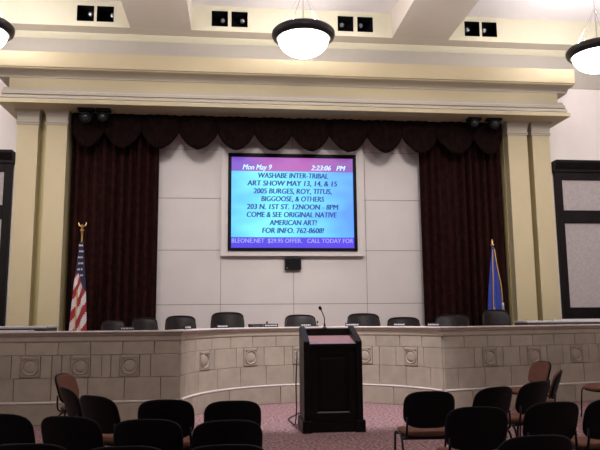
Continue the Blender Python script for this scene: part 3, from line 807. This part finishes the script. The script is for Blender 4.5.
sidedesk(pr_.x, pr_.x+3.2, 12.28, 12.9, zrd, 'pale topped side desk behind the right dais wing below the cream pilasters', 0.301)
def papers(px0, px1, y0, Y, z, label, h):
    a, b_ = atY(px0, y0, Y), atY(px1, y0, Y)
    bm = NB(); w = (b_.x-a.x)
    for k_ in range(3):
        dx = random.uniform(-0.02, 0.02); box(bm, dx, w+dx, -0.12, 0.18, h*k_/3, h*(k_+1)/3-0.001)
    o = build('paper_stack', bm, 'paper'); o.location = (a.x, Y, z); tag(o, label, 'papers')
papers(-30, 31, 328, 9.98, ZT+0.001, 'white paper sheets lying on the left dais wing', 0.018)
papers(559, 640, 320, 12.45, zrd+0.001, 'white paper sheets lying on the right side desk', 0.03)

# ------------------------------------------------------------------ flags
def flag_pole(nm, x, Y, ztop, label, kind):
    e = empty(nm, (x, Y, 0.30)); tag(e, label, 'flag')
    T = ztop-0.30
    bm = NB(); lathe(bm, [(0, 0), (0.16, 0), (0.16, 0.03), (0.06, 0.07), (0.03, 0.12), (0, 0.12)], 24); build('stand', bm, 'gold', e)
    bm = NB(); tube(bm, [(0, 0, 0.1), (0, 0, T-0.17)], 0.017, 10); build('pole', bm, 'brass', e)
    return e, T
def drape(e, T, top, bot, rt, rb, lean, fn_mat, mats, nf, sd, nth=72, nz=64):
    bm = NB(); rows = []
    def S(th, t):
        r = rt+(rb-rt)*(t**0.85); r *= 1+0.30*min(1, t*3)*math.sin(nf*th+sd+1.5*t)+0.10*math.sin(2*th+3*t)
        z = T-top-(bot-top)*t + (0.10*math.sin(th*1.0+sd)*(t**2))
        return Vector((lean*t+r*math.cos(th), r*math.sin(th)*0.75-0.02, z))
    for j in range(nz+1): rows.append([bm.verts.new(S(2*PI*i/nth, j/nz)) for i in range(nth)])
    for j in range(nz):
        for i in range(nth):
            f = bm.faces.new((rows[j][i], rows[j][(i+1)%nth], rows[j+1][(i+1)%nth], rows[j+1][i]))
            f.material_index = fn_mat((i+0.5)/nth, (j+0.5)/nz)
    bm.faces.new(rows[0][::-1])
    o = build('cloth', bm, mats, e, True); return o, S
fx = atY(82.5, 224, 13.3)
e, T = flag_pole('striped_flag', fx.x, 13.3, fx.z, 'furled red, white and blue striped flag on gold pole before the left curtain', 'us')
# eagle finial
bm = NB(); lathe(bm, [(0, T-0.19), (0.03, T-0.19), (0.02, T-0.16), (0.042, T-0.13), (0.042, T-0.12), (0.015, T-0.10), (0, T-0.10)], 16)
fin = build('finial', bm, 'gold', e, True)
bm = NB(); tube(bm, [(0, 0, T-0.11), (0, -0.005, T-0.08), (0, -0.008, T-0.04), (0, -0.02, T-0.01), (0, -0.045, T-0.008)], [0.012, 0.028, 0.026, 0.014, 0.003], 10)
for s in (-1, 1):
    tube(bm, [(s*0.015, 0, T-0.05), (s*0.06, 0.01, T-0.03), (s*0.075, 0.01, T+0.02), (s*0.07, 0.01, T+0.045)], [0.014, 0.018, 0.011, 0.003], 8)
build('eagle', bm, 'gold', fin, True)
def usm(u, t):
    if t < 0.36 + 0.10*math.sin(2*PI*u+0.7): return 2
    if t > 0.965: return 3
    return int(math.floor(t*12.0 + u*6.0)) % 2
cl, S = drape(e, T, 0.37, 2.75, 0.035, 0.150, -0.01, usm, ['red', 'fwhite', 'navy', 'fringe'], 4, 0.6)
for r_ in range(6):
    for q in range(3):
        th = PI*1.5+0.62*(q-1)+(0.31 if r_ % 2 else -0.05); t = 0.03+0.05*r_
        p = S(th, t); nx_ = (S(th+0.02, t)-p).cross(S(th, t+0.01)-p).normalized()
        if nx_.dot(Vector((math.cos(th), math.sin(th), 0))) < 0: nx_ = -nx_
        tx = Vector((0, 0, 1)).cross(nx_).normalized(); tz_ = nx_.cross(tx)
        bm = NB(); A = []; B = []
        for k_ in range(10):
            a = PI/2+k_*PI/5; rr = 0.024 if k_ % 2 == 0 else 0.010
            d_ = tx*math.cos(a)*rr+tz_*math.sin(a)*rr
            A.append(bm.verts.new(p+nx_*0.010+d_)); B.append(bm.verts.new(p-nx_*0.004+d_))
        bm.faces.new(A); bm.faces.new(B[::-1])
        for k_ in range(10): bm.faces.new((A[k_], A[(k_+1)%10], B[(k_+1)%10], B[k_]))
        build('star', bm, 'fwhite', cl)
bm = NB(); tube(bm, [S(PI*1.42, 0.40+0.6*k_/30)+Vector((0, -0.016, 0)) for k_ in range(31)], 0.013, 6); build('fringe', bm, 'fringe', cl, True)
fx = atY(492, 239, 13.3)
e, T = flag_pole('blue_flag', fx.x, 13.3, fx.z, 'furled blue flag with gold cords on pole before the right curtain', 'st')
bm = NB(); lathe(bm, [(0, T-0.19), (0.025, T-0.19), (0.018, T-0.16), (0.04, T-0.13), (0.04, T-0.12), (0.014, T-0.105), (0.026, T-0.07), (0.022, T-0.04), (0.008, T-0.01), (0, T)], 16); build('finial', bm, 'gold', e, True)
cl, S = drape(e, T, 0.19, 2.5, 0.03, 0.175, -0.03, lambda u, t: 0, ['fblue'], 4, 2.0)
bm = NB(); tube(bm, [S(PI*1.30, 0.02+0.95*k_/30)+Vector((0, -0.014, 0)) for k_ in range(31)], 0.010, 6)
tube(bm, [S(PI*1.36, 0.55+0.4*k_/30)+Vector((0, -0.014, 0)) for k_ in range(31)], 0.010, 6); build('fringe', bm, 'fringe', cl, True)
bm = NB(); tube(bm, round_path([(0.02, -0.05, T-0.22), (0.04, -0.10, T-0.6), (0.08, -0.17, T-1.0), (0.09, -0.18, T-1.4)], 0.15), 0.011, 6); o = build('cord', bm, 'fringe', e, True)
bm = NB(); lathe(bm, [(0, 0.0), (0.02, 0.01), (0.026, -0.03), (0.022, -0.05), (0.03, -0.16), (0, -0.16)], 12, (0.09, -0.18, T-1.38)); build('tassel', bm, 'plateink', o, True)

# ------------------------------------------------------------------ audience chairs
def aud_chair():
    e = empty('stacking_chair', (0, 0, 0))           # faces +y, origin on the floor under the seat
    def seat(u, v, w):
        return (0.235*u*(1-0.05*max(0, -v)), 0.02+0.225*v, 0.452+0.024*w-0.028*max(0, v)**3-0.008*(1-u*u)*(1-v*v)*(1 if w > 0 else 0))
    bm = NB(); pad(bm, seat, 4.0); o = build('seat', bm, 'fabric', e, True); o['label'] = 'rust brown upholstered seat'
    bm = NB(); pad(bm, lambda u, v, w: (0.225*u, 0.015+0.212*v, 0.418+0.016*w-0.02*max(0, v)**3), 4.0); build('seat_shell', bm, 'shell', e, True)
    def back(u, v, off):
        z = 0.672+0.168*v; tilt = -0.245-0.055*v
        return (0.233*u*(1-0.04*v*v*(1 if v < 0 else 0.3)), tilt+0.050*u*u+off, z-0.012*u*u*max(0, v))
    bm = NB(); pad(bm, lambda u, v, w: back(u, v, 0.012*w), 4.0); build('back_shell', bm, 'shell', e, True)
    bm = NB(); pad(bm, lambda u, v, w: back(u*0.94, v*0.93, 0.024+0.014*w), 4.0); o = build('back_pad', bm, 'fabric', e, True); o['label'] = 'rust brown back cushion'
    r = 0.0105
    for s in (-1, 1):
        bm = NB(); tube(bm, round_path([(s*0.246, 0.235, 0.0), (s*0.240, 0.20, 0.425), (s*0.240, -0.02, 0.435)], 0.07), r, 8); build('leg', bm, 'tube', e, True)
        bm = NB(); tube(bm, round_path([(s*0.246, -0.26, 0.0), (s*0.240, -0.15, 0.41), (s*0.240, -0.02, 0.435)], 0.07), r, 8); build('leg', bm, 'tube', e, True)
        bm = NB(); tube(bm, round_path([(s*0.205, -0.05, 0.415), (s*0.212, -0.19, 0.43), (s*0.205, -0.205, 0.50), (s*0.20, -0.208, 0.60)], 0.06), r, 8); build('back_upright', bm, 'tube', e, True)
    bm = NB(); tube(bm, [(-0.236, 0.17, 0.405), (0.236, 0.17, 0.405)], r, 8); tube(bm, [(-0.236, -0.13, 0.405), (0.236, -0.13, 0.405)], r, 8); build('crossbar', bm, 'tube', e, True)
    return e
D_ = math.radians
# (picture column and row of the back's top, turn, label): the top of a back stands 0.84 m above the floor
AUD = [
 (431, 391.0, -4, 'chair standing free just right of the lectern, legs and seat in view'),
 (479, 406.5, -6, 'black backed chair in front of the free standing chair right of the lectern, overlapping it'),
 (499, 386.5, 20, 'black backed chair directly under the first medallion of the right wing'),
 (540, 381.0, 26, 'black backed chair just in front of the chair facing left by the right wing'),
 (562, 370.0, 62, 'edge-on chair right beside the chair facing left by the right wing'),
 (557, 401.5, 5, 'wide black backed chair just behind the nearest right chair, left of the cut off one'),
 (541, 435.0, 2, 'nearest chair of the right group at the bottom edge, only its top showing'),
 (616, 398.0, 8, 'black backed chair cut off by the right picture edge'),
 (233, 400.5, 1, 'black backed chair nearest the lectern in the left group, farthest of three in a file'),
 (228, 420.0, 2, 'middle chair of the three in file left of the lectern'),
 (226, 444.5, 0, 'nearest chair of the three in file left of the lectern'),
 (165, 399.5, -2, 'black backed chair left of the file of three, in front of the dais corner'),
 (91.5, 395.3, -38, 'turned chair with black back and rust seat before the left wing'),
 (65, 416.0, -18, 'black backed chair in front of the left turned chairs'),
 (146, 419.0, -4, 'black backed chair in the second row, left of the file of three'),
 (-3, 413.5, -14, 'black backed chair cut off by the left picture edge'),
 (25, 443.5, -4, 'nearest chair in the bottom left corner, only its top showing'),
 (123, 446.0, -1, 'nearest chair at the bottom edge between corner and file of three'),
]
ac0 = aud_chair(); first = True
def place(x, y, rz, label, z=0.84):
    global first
    p = atZ(x, y, z); e = ac0 if first else copy_tree(ac0); first = False
    # the back's top lies 0.30 m behind the seat's centre
    e.location = (p.x - math.sin(D_(rz))*0.30, p.y + math.cos(D_(rz))*0.30, 0); e.rotation_euler = (0, 0, D_(rz))
    tag(e, label, 'chair', 'audience stacking chairs')
for x, y, rz, lab in AUD: place(x, y, rz, lab)
place(62.5, 387, -60, 'edge-on black backed chair in front of the left wing, leftmost of the turned ones')
place(60, 373.5, -105, 'far left chair facing the aisle, rust cushion showing against the left wing')
place(545, 361.0, 99, 'far right chair with rounded rust back cushion facing left by the right wing')
place(620, 359, 96, 'far right chair whose rust seat and thin legs show at the right edge')

# ------------------------------------------------------------------ lights
def light(nm, kind, loc, energy, col=(1, 0.95, 0.93), size=0.3, target=None, **kw):
    ld = bpy.data.lights.new(nm, kind); ld.energy = energy; ld.color = col
    if kind in ('POINT', 'SPOT'): ld.shadow_soft_size = size
    if kind == 'AREA': ld.shape = 'DISK'; ld.size = size
    for k_, v in kw.items(): setattr(ld, k_, v)
    o = bpy.data.objects.new(nm, ld); COL.objects.link(o); o.location = loc
    if target is not None: o.rotation_euler = (Vector(target)-Vector(loc)).to_track_quat('-Z', 'Y').to_euler()
    return o
WARM = (1.0, 0.93, 0.92)
for x, z, _ in PEND:
    light('pendant_and_fill_light', 'POINT', (x, LAMPY, z+0.12), 150, WARM, 0.25)
for x in (AX-5.965, AX, AX+5.965):
    light('pendant_and_fill_light', 'POINT', (x, 5.8, 6.6), 130, WARM, 0.5)  # added room fill where a nearer, unseen row of pendants would hang
# added spots without visible fixtures, brightening the stage wall
for x in (AX-7.2, AX-2.4, AX+2.4, AX+7.2):
    light('stage_fill_spot', 'SPOT', (x, 5.4, 7.6), 1080, (1, 0.93, 0.88), 0.9, (x, 14.3, 3.3), spot_size=math.radians(52), spot_blend=0.9)
# added unseen spot that brightens the dais curve above its wings
light('dais_fill_spot', 'SPOT', (AX, 8.2, 7.9), 1700, (0.95, 0.91, 1.0), 0.12, (AX, 11.1, 0.2), spot_size=math.radians(38), spot_blend=0.4)
w = bpy.data.worlds.new('world'); scene.world = w; w.use_nodes = True
w.node_tree.nodes['Background'].inputs['Color'].default_value = (0.9, 0.88, 0.95, 1); w.node_tree.nodes['Background'].inputs['Strength'].default_value = 0.12

scene.view_settings.view_transform = 'Standard'; scene.view_settings.look = 'None'
scene.view_settings.gamma = 1.0; scene.view_settings.exposure = 0.45
scene.view_settings.use_curve_mapping = False
